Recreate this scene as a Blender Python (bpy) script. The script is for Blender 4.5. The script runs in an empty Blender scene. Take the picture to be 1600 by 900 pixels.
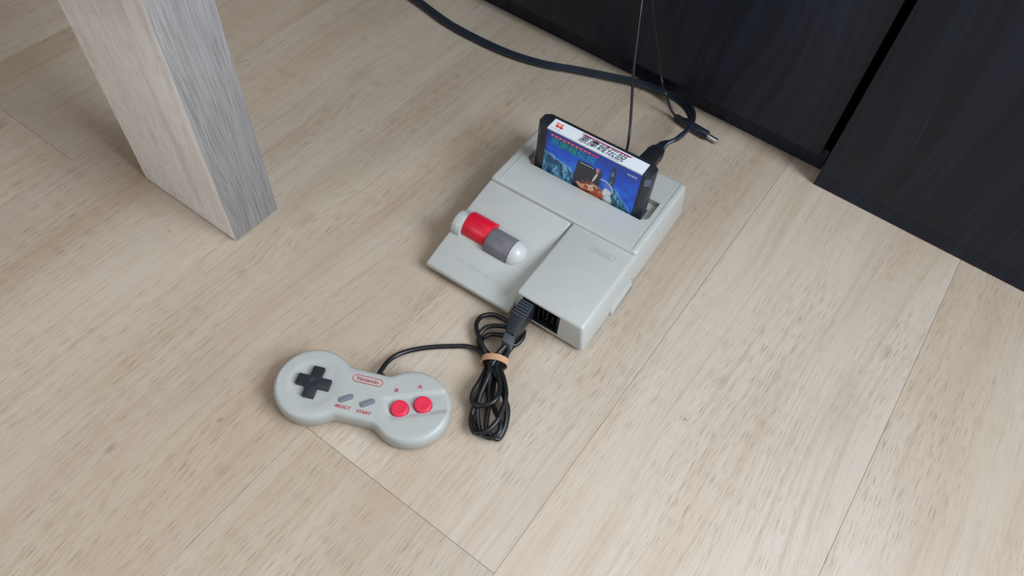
import bpy, bmesh, math, random
import numpy as np
from mathutils import Vector, Matrix

random.seed(7)
SC = bpy.context.scene
COL = SC.collection

# ------------------------------------------------------------------ camera
cam_data = bpy.data.cameras.new('camera')
cam_data.sensor_width = 36.0
cam_data.lens = 1135.0 * 36.0 / 1600.0
cam_data.clip_start = 0.01
cam = bpy.data.objects.new('camera', cam_data)
COL.objects.link(cam)
RR = [[0.807614080127745, 0.5057508842293625, -0.3032746950878597],
      [0.586765975428736, -0.637834319145386, 0.49887179856101926],
      [0.05886584458393841, -0.5808471609826117, -0.811881387839295]]
CAM_M = Matrix.Identity(4)
for r_ in range(3):
    CAM_M[r_][0] = RR[r_][0]; CAM_M[r_][1] = -RR[r_][1]; CAM_M[r_][2] = -RR[r_][2]
CAM_M[2][3] = 0.52645
cam.matrix_world = CAM_M
SC.camera = cam

# ------------------------------------------------------------------ world, lamps, exposure
SC.view_settings.view_transform = 'Standard'
SC.view_settings.look = 'None'
SC.view_settings.gamma = 1.0
SC.view_settings.use_curve_mapping = False
SC.view_settings.exposure = 0.12
world = bpy.data.worlds.new('world'); SC.world = world
world.use_nodes = True
wn = world.node_tree.nodes; wl = world.node_tree.links
wn.clear()
wout = wn.new('ShaderNodeOutputWorld'); wbg = wn.new('ShaderNodeBackground')
wbg.inputs['Color'].default_value = (0.75, 0.86, 1.0, 1); wbg.inputs['Strength'].default_value = 1.0
wl.new(wbg.outputs[0], wout.inputs[0])

ROOM = dict(x0=-2.3, x1=1.2, y0=-2.0, y1=1.10, z1=2.5)
WIN_R = (-0.10, 1.02, 0.60, 1.95)      # window in the right wall: y0 y1 z0 z1
WIN_F = (-1.30, -0.65, 1.25, 1.90)         # window in the front wall, behind the viewer
WIN_B = (-0.05, 1.08, 0.74, 1.95)    # window in the back wall: x0 x1 z0 z1

def area(name, loc, direction, sx, sy, power, color):
    d = bpy.data.lights.new(name, 'AREA'); d.shape = 'RECTANGLE'; d.size = sx; d.size_y = sy
    d.energy = power; d.color = color
    o = bpy.data.objects.new(name, d); COL.objects.link(o); o.location = loc
    o.rotation_euler = Vector(direction).to_track_quat('-Z', 'Y').to_euler()
    return o
area('window_daylight_right', (ROOM['x1'] - 0.01, (WIN_R[0]+WIN_R[1])/2, (WIN_R[2]+WIN_R[3])/2), (-1, 0, 0),
     WIN_R[1]-WIN_R[0]-.1, WIN_R[3]-WIN_R[2]-.1, 55.0, (0.80, 0.90, 1.0))
area('window_daylight_back', ((WIN_B[0]+WIN_B[1])/2, ROOM['y1'] - 0.01, (WIN_B[2]+WIN_B[3])/2), (0, -1, 0),
     WIN_B[1]-WIN_B[0]-.1, WIN_B[3]-WIN_B[2]-.1, 24.0, (0.86, 0.92, 1.0))
area('window_daylight_front', ((WIN_F[0]+WIN_F[1])/2, ROOM['y0'] + 0.01, (WIN_F[2]+WIN_F[3])/2), (0, 1, 0),
     WIN_F[1]-WIN_F[0]-.1, WIN_F[3]-WIN_F[2]-.1, 15.0, (0.92, 0.96, 1.0))
area('added_overhead_fill', (0.45, 0.10, ROOM['z1'] - 0.035), (0, 0, -1), 1.1, 1.1, 3.0, (0.90, 0.95, 1.0))  # overhead fill added to strengthen light from above, no such lamp known

# ------------------------------------------------------------------ helpers
def lin(r, g, b):
    f = lambda c: (c/255/12.92 if c/255 <= 0.04045 else ((c/255+0.055)/1.055)**2.4)
    return (f(r), f(g), f(b), 1.0)

class NT:
    def __init__(self, name):
        self.m = bpy.data.materials.new(name); self.m.use_nodes = True
        self.t = self.m.node_tree; self.t.nodes.clear()
        self.out = self.n('ShaderNodeOutputMaterial'); self.b = self.n('ShaderNodeBsdfPrincipled')
        self.t.links.new(self.b.outputs[0], self.out.inputs[0])
    def n(self, typ, **kw):
        x = self.t.nodes.new(typ)
        for k, v in kw.items(): setattr(x, k, v)
        return x
    def put(self, sock, v):
        if isinstance(v, bpy.types.NodeSocket): self.t.links.new(v, sock)
        elif v is not None: sock.default_value = v
    def set(self, **kw):
        for k, v in kw.items(): self.put(self.b.inputs[k.replace('_', ' ')], v)
    def math(self, op, a, b=None, c=None, clamp=False):
        x = self.n('ShaderNodeMath', operation=op); x.use_clamp = clamp
        for i, v in enumerate((a, b, c)): self.put(x.inputs[i], v)
        return x.outputs[0]
    def vmath(self, op, a, b=None):
        x = self.n('ShaderNodeVectorMath', operation=op)
        self.put(x.inputs[0], a); self.put(x.inputs[1], b)
        return x.outputs['Value'] if op in ('LENGTH', 'DISTANCE', 'DOT_PRODUCT') else x.outputs[0]
    def noise(self, vec, scale=1.0, detail=2.0, rough=0.5, dist=0.0):
        x = self.n('ShaderNodeTexNoise'); self.put(x.inputs['Vector'], vec)
        self.put(x.inputs['Scale'], scale); self.put(x.inputs['Detail'], detail)
        self.put(x.inputs['Roughness'], rough); self.put(x.inputs['Distortion'], dist)
        return x.outputs[0]
    def ramp(self, fac, stops, interp='LINEAR'):
        x = self.n('ShaderNodeValToRGB'); x.color_ramp.interpolation = interp
        e = x.color_ramp.elements
        while len(e) < len(stops): e.new(0.5)
        for i, (p, c) in enumerate(stops):
            e[i].position = p; e[i].color = c if len(c) == 4 else (*c, 1)
        self.put(x.inputs[0], fac); return x.outputs[0]
    def mix(self, fac, a, b, blend='MIX'):
        x = self.n('ShaderNodeMix', data_type='RGBA', blend_type=blend)
        self.put(x.inputs[0], fac); self.put(x.inputs[6], a); self.put(x.inputs[7], b)
        return x.outputs[2]
    def smooth(self, v, a, b, lo=0.0, hi=1.0):
        x = self.n('ShaderNodeMapRange', interpolation_type='SMOOTHSTEP')
        self.put(x.inputs[0], v)
        for i, q in enumerate((a, b, lo, hi)): self.put(x.inputs[i+1], q)
        return x.outputs[0]
    def bump(self, h, strength, dist):
        x = self.n('ShaderNodeBump'); self.put(x.inputs['Strength'], strength); self.put(x.inputs['Distance'], dist)
        self.put(x.inputs['Height'], h); return x.outputs[0]
    def coord(self, which='Object'):
        return self.n('ShaderNodeTexCoord').outputs[which]

def plastic(name, rgb, rough=0.45, bump=0.0, spec=0.5, bscale=2500.0):
    t = NT(name)
    c = t.coord()
    v = t.noise(c, 60.0, 3.0)
    col = t.mix(t.math('MULTIPLY', v, 0.10), lin(*rgb), (0.0, 0.0, 0.0, 1))
    t.set(Base_Color=col, Roughness=rough)
    t.b.inputs['Specular IOR Level'].default_value = spec
    if bump:
        t.put(t.b.inputs['Normal'], t.bump(t.noise(c, bscale, 1.0), bump, 0.0002))
    return t.m

M = {}
M['shell'] = plastic('grey_shell_plastic', (184, 185, 181), 0.28, 0.10)
M['pad_shell'] = plastic('controller_plastic', (173, 174, 170), 0.38, 0.08)
M['base'] = plastic('console_base_plastic', (150, 146, 136), 0.55)
M['emboss'] = plastic('embossed_plastic', (176, 177, 175), 0.42)
M['dome'] = plastic('dome_plastic', (194, 194, 192), 0.3)
M['red'] = plastic('red_plastic', (214, 14, 48), 0.38, 0.05)
M['plug_rib'] = plastic('plug_rib_sheen_plastic', (66, 74, 84), 0.35)  # paler than the plug, the ribs' reflections put into the colour
M['collar'] = plastic('cord_collar_plastic', (74, 78, 84), 0.45)
M['btn_red'] = plastic('red_rubbery_plastic', (222, 42, 72), 0.42, 0.05)
M['grey_btn'] = plastic('dark_grey_plastic', (112, 108, 114), 0.42, 0.05)
M['sel_btn'] = plastic('rubber_grey', (112, 113, 122), 0.6)
M['black'] = plastic('black_plastic', (30, 33, 39), 0.38, 0.08)
M['black_pad'] = plastic('black_d_pad_plastic', (36, 38, 46), 0.42, 0.08)
M['cart'] = plastic('cartridge_plastic', (38, 41, 51), 0.36, 0.08)
M['cart_rib'] = plastic('cartridge_rib_highlight_plastic', (110, 116, 140), 0.3)  # paler than the shell, rib highlights put into the colour
M['cord'] = plastic('black_cord_rubber', (20, 21, 24), 0.36, 0.0)
M['thin_cord'] = plastic('black_thin_cord_vinyl', (26, 27, 30), 0.3)
M['ribbon'] = plastic('ribbon_cord_vinyl', (30, 40, 52), 0.24)
M['socket'] = plastic('black_socket_plastic', (13, 13, 15), 0.5)
M['socket_rim'] = plastic('socket_key_plastic', (15, 15, 17), 0.4)
M['rubber'] = plastic('tan_rubber', (192, 148, 116), 0.55)
M['print_red'] = plastic('red_print_ink', (172, 38, 62), 0.5)
M['print_dark'] = plastic('faint_dark_ink', (84, 80, 88), 0.5)
M['print_red_dark'] = plastic('faint_dark_red_ink', (150, 14, 38), 0.5)
def metal(name, rgb, rough):
    t = NT(name); t.set(Base_Color=lin(*rgb), Metallic=1.0, Roughness=rough); return t.m
M['metal'] = metal('nickel_metal', (205, 205, 205), 0.25)
M['subfloor'] = plastic('plank_core_board', (128, 112, 94), 0.8)
M['wall'] = plastic('taupe_wall_paint', (140, 132, 122), 0.9, 0.1)
M['ceiling'] = plastic('white_ceiling_paint', (196, 195, 190), 0.9, 0.1)
M['frame'] = plastic('white_window_frame', (230, 230, 228), 0.4)
def flat(name, rgb, rough=0.4):
    t = NT(name); t.set(Base_Color=lin(*rgb), Roughness=rough); return t.m
M['white_label'] = flat('white_label_paper', (224, 227, 233), 0.35)
M['ink_navy'] = flat('navy_ink', (34, 38, 62))
M['ink_red'] = flat('crimson_ink', (158, 22, 52))
M['ink_pink'] = flat('pink_red_ink', (222, 60, 110))
M['ink_pale'] = flat('pale_ink', (232, 226, 240))
M['ink_grey'] = flat('grey_ink', (120, 120, 130))
M['logo_orange'] = flat('orange_ink', (236, 140, 92))
M['logo_red'] = flat('red_ink', (200, 44, 52))

def plank_material():
    t = NT('oak_plank_laminate')
    pos = t.n('ShaderNodeNewGeometry').outputs['Position']
    info = t.n('ShaderNodeObjectInfo')
    tone = t.n('ShaderNodeSeparateColor'); t.put(tone.inputs[0], info.outputs['Color'])
    off = t.n('ShaderNodeCombineXYZ')
    t.put(off.inputs[0], t.math('MULTIPLY', tone.outputs[1], 7.0)); t.put(off.inputs[1], t.math('MULTIPLY', tone.outputs[2], 11.0))
    p = t.vmath('ADD', pos, off.outputs[0])
    # gentle waviness of the grain
    wob = t.noise(t.vmath('MULTIPLY', p, (9.0, 2.2, 1.0)), 1.0, 2.0)
    wobv = t.n('ShaderNodeCombineXYZ'); t.put(wobv.inputs[0], t.math('MULTIPLY', t.math('SUBTRACT', wob, 0.5), 0.022))
    pw = t.vmath('ADD', p, wobv.outputs[0])
    # knots at fixed spots of the boards: x, y, half width, half length, darkness
    dark = None; swirl = None
    for kx, ky, rx, ry, am in KNOTS:
        d = t.vmath('LENGTH', t.vmath('MULTIPLY', t.vmath('SUBTRACT', pos, (kx, ky, 0.0)), (1/rx, 1/ry, 0.0)))
        a = t.smooth(t.math('ADD', d, t.math('MULTIPLY', wob, 0.5)), 1.25, 0.35, 0.0, am)
        s = t.smooth(d, 4.2, 0.3, 0.0, 1.0)
        sx = t.math('MULTIPLY', s, rx * 1.1)
        dark = a if dark is None else t.math('MAXIMUM', dark, a)
        swirl = sx if swirl is None else t.math('MAXIMUM', swirl, sx)
    sv = t.n('ShaderNodeCombineXYZ'); t.put(sv.inputs[0], swirl)
    pw = t.vmath('ADD', pw, sv.outputs[0])
    broad = t.noise(t.vmath('MULTIPLY', pw, (15.0, 1.3, 1.0)), 1.0, 3.0, 0.55)
    blot = t.noise(t.vmath('MULTIPLY', p, (7.0, 3.0, 1.0)), 1.0, 3.0, 0.6)
    grain = t.noise(t.vmath('MULTIPLY', pw, (230.0, 5.0, 1.0)), 1.0, 3.0, 0.6)
    fine = t.noise(t.vmath('MULTIPLY', pw, (700.0, 26.0, 1.0)), 1.0, 2.0, 0.6)
    pores = t.noise(t.vmath('MULTIPLY', pw, (1700.0, 60.0, 1.0)), 1.0, 1.0, 0.5)
    poremask = t.smooth(t.noise(t.vmath('MULTIPLY', p, (18.0, 5.0, 1.0)), 1.0, 2.0), 0.35, 0.6)
    c = t.ramp(broad, [(0.28, lin(191, 168, 147)), (0.45, lin(200, 182, 163)), (0.62, lin(207, 193, 178)), (0.8, lin(197, 178, 158))])
    c = t.mix(t.smooth(blot, 0.42, 0.72, 0.0, 0.35), c, lin(209, 198, 186))
    c = t.mix(t.smooth(grain, 0.44, 0.72, 0.0, 0.40), c, lin(180, 154, 126))
    c = t.mix(t.smooth(fine, 0.5, 0.75, 0.0, 0.26), c, lin(168, 146, 120))
    pf = t.math('MULTIPLY', t.smooth(pores, 0.54, 0.70, 0.0, 0.48), t.math('ADD', t.math('MULTIPLY', poremask, 0.8), 0.2))
    c = t.mix(pf, c, lin(120, 99, 78))
    c = t.mix(dark, c, lin(120, 92, 66))
    c = t.mix(1.0, c, t.ramp(tone.outputs[0], [(0.0, (0.74, 0.72, 0.69)), (1.0, (0.96, 0.96, 0.96))]), 'MULTIPLY')
    h = t.math('SUBTRACT', t.math('MULTIPLY', fine, 0.25), pf)
    t.set(Base_Color=c, Roughness=t.math('ADD', 0.28, t.math('MULTIPLY', grain, 0.16)), Normal=t.bump(h, 0.35, 0.0004))
    t.b.inputs['Specular IOR Level'].default_value = 0.45
    return t.m
KNOTS = [(0.090, 0.395, 0.016, 0.060, 0.14), (0.100, 0.470, 0.006, 0.014, 0.22), (-0.0115, 0.3050, 0.0022, 0.003, 0.6),
         (-0.345, 0.018, 0.004, 0.008, 0.35), (-0.300, 0.082, 0.003, 0.004, 0.4), (-0.395, 0.268, 0.009, 0.018, 0.22),
         (-0.500, 0.455, 0.012, 0.026, 0.20), (-0.480, 0.180, 0.002, 0.003, 0.5), (-0.72, 0.165, 0.012, 0.014, 0.3),
         (-0.33, 0.10, 0.02, 0.06, 0.12), (-0.66, 0.30, 0.008, 0.02, 0.25)]
M['plank'] = plank_material()

def leg_material():
    t = NT('whitewashed_oak')
    p = t.coord()
    wob = t.noise(t.vmath('MULTIPLY', p, (8.0, 8.0, 2.5)), 1.0, 2.0)
    o = t.n('ShaderNodeCombineXYZ'); t.put(o.inputs[0], t.math('MULTIPLY', wob, 0.06)); t.put(o.inputs[1], t.math('MULTIPLY', wob, 0.06))
    pw = t.vmath('ADD', p, o.outputs[0])
    a = t.noise(t.vmath('MULTIPLY', pw, (38.0, 90.0, 1.6)), 1.0, 3.0, 0.6)
    b = t.noise(t.vmath('MULTIPLY', pw, (300.0, 1500.0, 20.0)), 1.0, 3.0, 0.65)
    c = t.ramp(a, [(0.3, lin(218, 212, 206)), (0.5, lin(242, 239, 236)), (0.72, lin(234, 229, 224))])
    # brushed x-facing sides painted darker, the rest paler: shading put into the colour
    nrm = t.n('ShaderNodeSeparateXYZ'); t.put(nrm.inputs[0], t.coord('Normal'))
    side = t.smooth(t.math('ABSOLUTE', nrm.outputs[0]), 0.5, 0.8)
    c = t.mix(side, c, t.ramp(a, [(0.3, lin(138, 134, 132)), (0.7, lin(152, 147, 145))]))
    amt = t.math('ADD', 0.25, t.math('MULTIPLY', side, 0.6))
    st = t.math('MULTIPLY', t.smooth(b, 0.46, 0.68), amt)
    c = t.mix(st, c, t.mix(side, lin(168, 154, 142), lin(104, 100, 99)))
    t.set(Base_Color=c, Roughness=0.6, Normal=t.bump(t.math('MULTIPLY', st, -1.0), 0.35, 0.0008))
    return t.m
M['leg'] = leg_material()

def cabinet_material():
    t = NT('black_brown_wood_veneer')
    p = t.coord()
    wob = t.noise(t.vmath('MULTIPLY', p, (5.0, 5.0, 2.0)), 1.0, 2.0)
    o = t.n('ShaderNodeCombineXYZ'); t.put(o.inputs[0], t.math('MULTIPLY', wob, 0.12))
    pw = t.vmath('ADD', p, o.outputs[0])
    a = t.noise(t.vmath('MULTIPLY', pw, (90.0, 90.0, 2.0)), 1.0, 3.0, 0.6)
    b = t.noise(t.vmath('MULTIPLY', pw, (420.0, 420.0, 7.0)), 1.0, 2.0, 0.6)
    c = t.ramp(a, [(0.32, lin(12, 16, 29)), (0.7, lin(27, 34, 53))])
    c = t.mix(t.smooth(b, 0.55, 0.75, 0.0, 0.5), c, lin(44, 50, 68))
    t.b.inputs['Specular IOR Level'].default_value = 0.35
    t.set(Base_Color=c, Roughness=0.42, Normal=t.bump(b, 0.25, 0.0006))
    return t.m
M['cabinet'] = cabinet_material()
M['cabinet_edge'] = plastic('black_brown_edge_band', (52, 50, 54), 0.4)

def tag(o, label=None, cat=None, group=None, kind=None):
    for k, v in (('label', label), ('category', cat), ('group', group), ('kind', kind)):
        if v: o[k] = v
    return o
def empty(name, loc=(0, 0, 0), rz=0.0):
    o = bpy.data.objects.new(name, None); COL.objects.link(o)
    o.empty_display_size = 0.02
    o.location = loc; o.rotation_euler = (0, 0, rz); return o
def link_mesh(name, me, mat, parent=None, smooth=35):
    if mat and not me.materials: me.materials.append(mat)
    if smooth:
        me.polygons.foreach_set('use_smooth', [True] * len(me.polygons))
        me.set_sharp_from_angle(angle=math.radians(smooth))
    o = bpy.data.objects.new(name, me); COL.objects.link(o)
    if parent: o.parent = parent
    return o
def obj(name, bm, mat, parent=None, smooth=35):
    me = bpy.data.meshes.new(name); bmesh.ops.recalc_face_normals(bm, faces=bm.faces[:]) if len(bm.faces) < 60000 else None
    bm.to_mesh(me); bm.free()
    return link_mesh(name, me, mat, parent, smooth)

def bevel_all(bm, w, seg=2, ang=30):
    es = [e for e in bm.edges if len(e.link_faces) == 2 and e.calc_face_angle(0) > math.radians(ang)]
    if es and w: bmesh.ops.bevel(bm, geom=es, offset=w, segments=seg, profile=0.5, affect='EDGES', clamp_overlap=True)
def merge(dst, src):
    me = bpy.data.meshes.new('tmp'); src.to_mesh(me); src.free(); dst.from_mesh(me); bpy.data.meshes.remove(me)
def box(x0, x1, y0, y1, z0, z1, bev=0.0, seg=2, bm=None):
    b = bmesh.new()
    bmesh.ops.create_cube(b, size=1.0)
    for v in b.verts:
        v.co = Vector(((x0+x1)/2 + v.co.x*(x1-x0), (y0+y1)/2 + v.co.y*(y1-y0), (z0+z1)/2 + v.co.z*(z1-z0)))
    if bev: bevel_all(b, bev, seg)
    if bm is None: return b
    merge(bm, b); return bm
def prism(poly, z0, z1, bev=0.0, seg=2, bm=None, xf=None):
    """poly = 2D outline extruded from z0 to z1; xf maps (a, b, c) to the final point"""
    b = bmesh.new()
    lo = [b.verts.new((p[0], p[1], z0)) for p in poly]; hi = [b.verts.new((p[0], p[1], z1)) for p in poly]
    n = len(poly)
    b.faces.new(lo[::-1]); b.faces.new(hi)
    for i in range(n): b.faces.new((lo[i], lo[(i+1) % n], hi[(i+1) % n], hi[i]))
    bmesh.ops.recalc_face_normals(b, faces=b.faces[:])
    if bev: bevel_all(b, bev, seg)
    if xf:
        for v in b.verts: v.co = Vector(xf(*v.co))
    if bm is None: return b
    merge(bm, b); return bm
def smooth_path(pts, per=8):
    P_ = [np.array(p, float) for p in pts]; P_ = [2*P_[0]-P_[1]] + P_ + [2*P_[-1]-P_[-2]]
    out = []
    for i in range(1, len(P_)-2):
        p0, p1, p2, p3 = P_[i-1:i+3]
        # centripetal-like: plain Catmull-Rom
        for k in range(per):
            t = k/per
            out.append(0.5*((2*p1) + (-p0+p2)*t + (2*p0-5*p1+4*p2-p3)*t*t + (-p0+3*p1-3*p2+p3)*t**3))
    out.append(P_[-2]); return out
def tube(pts, r, seg=10, bm=None, caps=True):
    b = bm or bmesh.new()
    pts = [Vector(p) for p in pts]; n = len(pts)
    T = [(pts[min(i+1, n-1)]-pts[max(i-1, 0)]).normalized() for i in range(n)]
    N = T[0].orthogonal().normalized(); rings = []
    for i in range(n):
        N = (N - T[i]*N.dot(T[i])).normalized(); B = T[i].cross(N)
        ri = r[i] if isinstance(r, (list, tuple)) else r
        rings.append([b.verts.new(pts[i] + (N*math.cos(a)+B*math.sin(a))*ri) for a in [2*math.pi*k/seg for k in range(seg)]])
    for i in range(n-1):
        for k in range(seg): b.faces.new((rings[i][k], rings[i][(k+1) % seg], rings[i+1][(k+1) % seg], rings[i+1][k]))
    if caps: b.faces.new(rings[0][::-1]); b.faces.new(rings[-1])
    return b
def loft(rings, bm=None, caps=True):
    b = bm or bmesh.new()
    R_ = [[b.verts.new(p) for p in ring] for ring in rings]; k = len(R_[0])
    for i in range(len(R_)-1):
        for j in range(k): b.faces.new((R_[i][j], R_[i][(j+1) % k], R_[i+1][(j+1) % k], R_[i+1][j]))
    if caps: b.faces.new(R_[0][::-1]); b.faces.new(R_[-1])
    return b
def boolean(bm, cutters, op='DIFFERENCE'):
    me = bpy.data.meshes.new('tmp'); bm.to_mesh(me); bm.free()
    o = bpy.data.objects.new('tmp_solid', me); COL.objects.link(o); cs = []
    for c in cutters:
        bmesh.ops.recalc_face_normals(c, faces=c.faces[:])
        cm = bpy.data.meshes.new('tmp_cut'); c.to_mesh(cm); c.free()
        co = bpy.data.objects.new('tmp_cut', cm); COL.objects.link(co); cs.append(co)
        md = o.modifiers.new('b', 'BOOLEAN'); md.object = co; md.operation = op; md.solver = 'EXACT'
    dg = bpy.context.evaluated_depsgraph_get(); dg.update()
    res = bmesh.new(); ev = o.evaluated_get(dg); m2 = ev.to_mesh(); res.from_mesh(m2); ev.to_mesh_clear()
    for co in cs:
        cm = co.data; bpy.data.objects.remove(co); bpy.data.meshes.remove(cm)
    bpy.data.objects.remove(o); bpy.data.meshes.remove(me)
    return res
def text_bm(body, size, xf, extrude=0.0, shear=0.0, sx=1.0, spacing=1.0, bold=0.0, bm=None, align='CENTER'):
    cu = bpy.data.curves.new('tmp_text', 'FONT'); cu.body = body; cu.size = size; cu.extrude = extrude
    cu.align_x = align; cu.align_y = 'CENTER'; cu.shear = shear; cu.space_character = spacing; cu.offset = bold
    cu.resolution_u = 4
    o = bpy.data.objects.new('tmp_text', cu); COL.objects.link(o)
    dg = bpy.context.evaluated_depsgraph_get(); dg.update()
    ev = o.evaluated_get(dg); me = ev.to_mesh()
    b = bmesh.new(); b.from_mesh(me); ev.to_mesh_clear()
    bpy.data.objects.remove(o); bpy.data.curves.remove(cu)
    for v in b.verts: v.co = Vector(xf(v.co.x*sx, v.co.y, v.co.z))
    if bm is None: return b
    merge(bm, b); return bm
def rrect(cx, cy, w, h, r, n=5):
    pts = []
    for sx, sy, a0 in ((1, 1, 0), (-1, 1, 90), (-1, -1, 180), (1, -1, 270)):
        for k in range(n+1):
            a = math.radians(a0 + 90*k/n); pts.append((cx + sx*(w/2-r) + r*math.cos(a), cy + sy*(h/2-r) + r*math.sin(a)))
    return pts
def ring_prism(outer, inner, z0, z1, bm=None, xf=None):
    b = bmesh.new(); n = len(outer)
    V = [[b.verts.new((*p, z)) for p in lp] for lp in (outer, inner) for z in (z0, z1)]
    ol, oh, il, ih = V
    for i in range(n):
        j = (i+1) % n
        b.faces.new((ol[i], ol[j], oh[j], oh[i])); b.faces.new((il[j], il[i], ih[i], ih[j]))
        b.faces.new((oh[i], oh[j], ih[j], ih[i])); b.faces.new((ol[j], ol[i], il[i], il[j]))
    if xf:
        for v in b.verts: v.co = Vector(xf(*v.co))
    if bm is None: return b
    merge(bm, b); return bm

# ------------------------------------------------------------------ room shell
def struct(name, bm, mat, parent=None):
    o = obj(name, bm, mat, parent, smooth=0)
    if not parent: o['kind'] = 'structure'
    return o
x0, x1, y0, y1, z1 = ROOM['x0'], ROOM['x1'], ROOM['y0'], ROOM['y1'], ROOM['z1']
floor = struct('floor', box(x0, x1, y0, y1, -0.05, -0.0085), M['subfloor'])
EDGES = [-2.276, -2.092, -1.908, -1.724, -1.5405, -1.357, -1.174, -0.9905, -0.807, -0.6235, -0.432, -0.2441, -0.0628, 0.1232, 0.307, 0.490, 0.674, 0.857, 1.041]
SEAM = {9: 0.1805, 8: 0.62, 10: 0.98, 11: 0.72, 12: 0.118, 13: 0.86, 14: -0.42}
TONE_AND_SHADE = {9: 0.82, 10: 0.35, 11: 0.22, 12: 0.75, 13: 0.80, 14: 0.72}  # boards' own tones, with the light falloff across the floor put in
rng = random.Random(3)
plank_no = 0
for c in range(len(EDGES)-1 + 2):
    xa = EDGES[c-1] if c > 0 else x0
    xb = EDGES[c] if c < len(EDGES) else x1
    if xb - xa < 0.01: continue
    s0 = SEAM.get(c, rng.uniform(-0.7, 0.7))
    ys = sorted({y0, y1, *[s0 + 1.24*k for k in range(-4, 4) if y0 + .05 < s0 + 1.24*k < y1 - .05]})
    for ya, yb in zip(ys[:-1], ys[1:]):
        g = 0.00013
        bm = box(xa+g, xb-g, ya+g, yb-g, -0.0085, 0.0, 0.00008, 1)
        o = obj('plank', bm, M['plank'], floor, smooth=0)
        tn = TONE_AND_SHADE.get(c, rng.uniform(0.35, 0.9))
        if c == 12: tn = 0.20 if yb < 0.13 else 0.50  # near board toned darker to stand in for shade along the bottom
        if c == 9: tn = 0.75 if yb < 0.19 else 0.4
        o.color = (tn, rng.random(), rng.random(), 1.0)
        plank_no += 1

t_ = 0.12
struct('wall_left', box(x0-t_, x0, y0-t_, y1+t_, -.05, z1), M['wall'])
wf = bmesh.new()
a3, b3, c3, d3 = WIN_F
for q in ((x0, a3, -.05, z1), (b3, x1, -.05, z1), (a3, b3, -.05, c3), (a3, b3, d3, z1)): box(q[0], q[1], y0-t_, y0, q[2], q[3], bm=wf)
struct('wall_front', wf, M['wall'])
struct('ceiling', box(x0-t_, x1+t_, y0-t_, y1+t_, z1+.0005, z1+t_), M['ceiling'])
wb = bmesh.new()
a, b, c, d = WIN_B
for q in ((x0, a, -.05, z1), (b, x1, -.05, z1), (a, b, -.05, c), (a, b, d, z1)): box(q[0], q[1], y1, y1+t_, q[2], q[3], bm=wb)
struct('wall_back', wb, M['wall'])
wr = bmesh.new()
a2, b2, c2, d2 = WIN_R
for q in ((y0-t_, a2, -.05, z1), (b2, y1+t_, -.05, z1), (a2, b2, -.05, c2), (a2, b2, d2, z1)): box(x1, x1+t_, q[0], q[1], q[2], q[3], bm=wr)
struct('wall_right', wr, M['wall'])
def window(name, horizontal, p, q, za, zb, at_):
    f = bmesh.new(); w = 0.05
    def bar(u0, u1, v0, v1):
        if horizontal: box(u0, u1, at_+.04, at_+.09, v0, v1, 0.004, 1, f)
        else: box(at_+.04, at_+.09, u0, u1, v0, v1, 0.004, 1, f)
    bar(p, q, za, za+w); bar(p, q, zb-w, zb); bar(p, p+w, za+w, zb-w); bar(q-w, q, za+w, zb-w); m = (p+q)/2; bar(m-w/2, m+w/2, za+w, zb-w)
    struct(name, f, M['frame'])
window('window_1', True, a, b, c, d, y1)
window('window_3', True, a3, b3, c3, d3, y0-t_)
window('window_2', False, a2, b2, c2, d2, x1)

fill_panel = tag(empty('added_fill_panel', (0.45, 0.10, z1)), 'unseen square white frame of an added overhead fill light', 'ceiling light')  # holder for the added overhead fill, out of view
lf = ring_prism(rrect(0, 0, 1.20, 1.20, 0.03, 4), rrect(0, 0, 1.10, 1.10, 0.02, 4), -0.032, 0.0)
obj('fill_panel_frame', lf, M['frame'], fill_panel)
# ------------------------------------------------------------------ table with a broad whitewashed leg
TX1, TY0 = -0.4232, 0.2090
table = tag(empty('table', (TX1, TY0, 0)), 'whitewashed oak table whose broad square-cut leg stands on the floor at left', 'table')
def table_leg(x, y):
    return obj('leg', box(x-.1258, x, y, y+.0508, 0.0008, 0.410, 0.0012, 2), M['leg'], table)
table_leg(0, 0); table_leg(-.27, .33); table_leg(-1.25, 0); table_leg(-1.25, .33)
obj('shade_table_top', box(-1.45, .08, -.31, .395, 0.410, 0.450, 0.002, 2), M['leg'], table)  # unseen top, set low with a wide overhang to shade the floor

# ------------------------------------------------------------------ two dark cabinets
CR = -0.022
def cabinet(name, label, xs, depth_face, doors, y_door, z_door, plinth):
    """xs = left and right ends along the front line; local y grows towards the wall"""
    r = tag(empty(name, (-0.0301, 0.6225, 0), CR), label, 'cabinet')
    xa, xb = xs; H = 0.66
    body = bmesh.new()
    yb = 0.42
    yf = y_door + 0.0185
    zb = z_door - 0.0002
    for q in ((xa, xa+.018, yf, yb, zb, H), (xb-.018, xb, yf, yb, zb, H), (xa+.018, xb-.018, yb-.008, yb, zb, H), (xa+.018, xb-.018, yf, yb-.008, zb, zb+.018)):
        box(*q, 0.0006, 1, body)
    obj('carcass', body, M['cabinet'], r)
    obj('cabinet_top', box(xa, xb, y_door, yb, H+.0005, H+.022, 0.001, 1), M['cabinet'], r)
    pa, pb, py0, py1 = plinth
    obj('plinth', box(pa, pb, py0, py1, 0.0005, z_door-.0003, 0.0003, 1), M['cabinet'], r)
    for (da, db) in doors:
        obj('door', box(da, db, y_door, y_door+.018, z_door, H-.002, 0.0009, 2), M['cabinet'], r)
    return r
cabinet('cabinet', 'black-brown wood cabinet set back on a recessed plinth, behind the cables', (-0.4725, -0.0095), 0, ((-0.4715, -0.0095),), 0.012, 0.026, (-0.4700, -0.003, 0.0243, 0.41))
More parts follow.
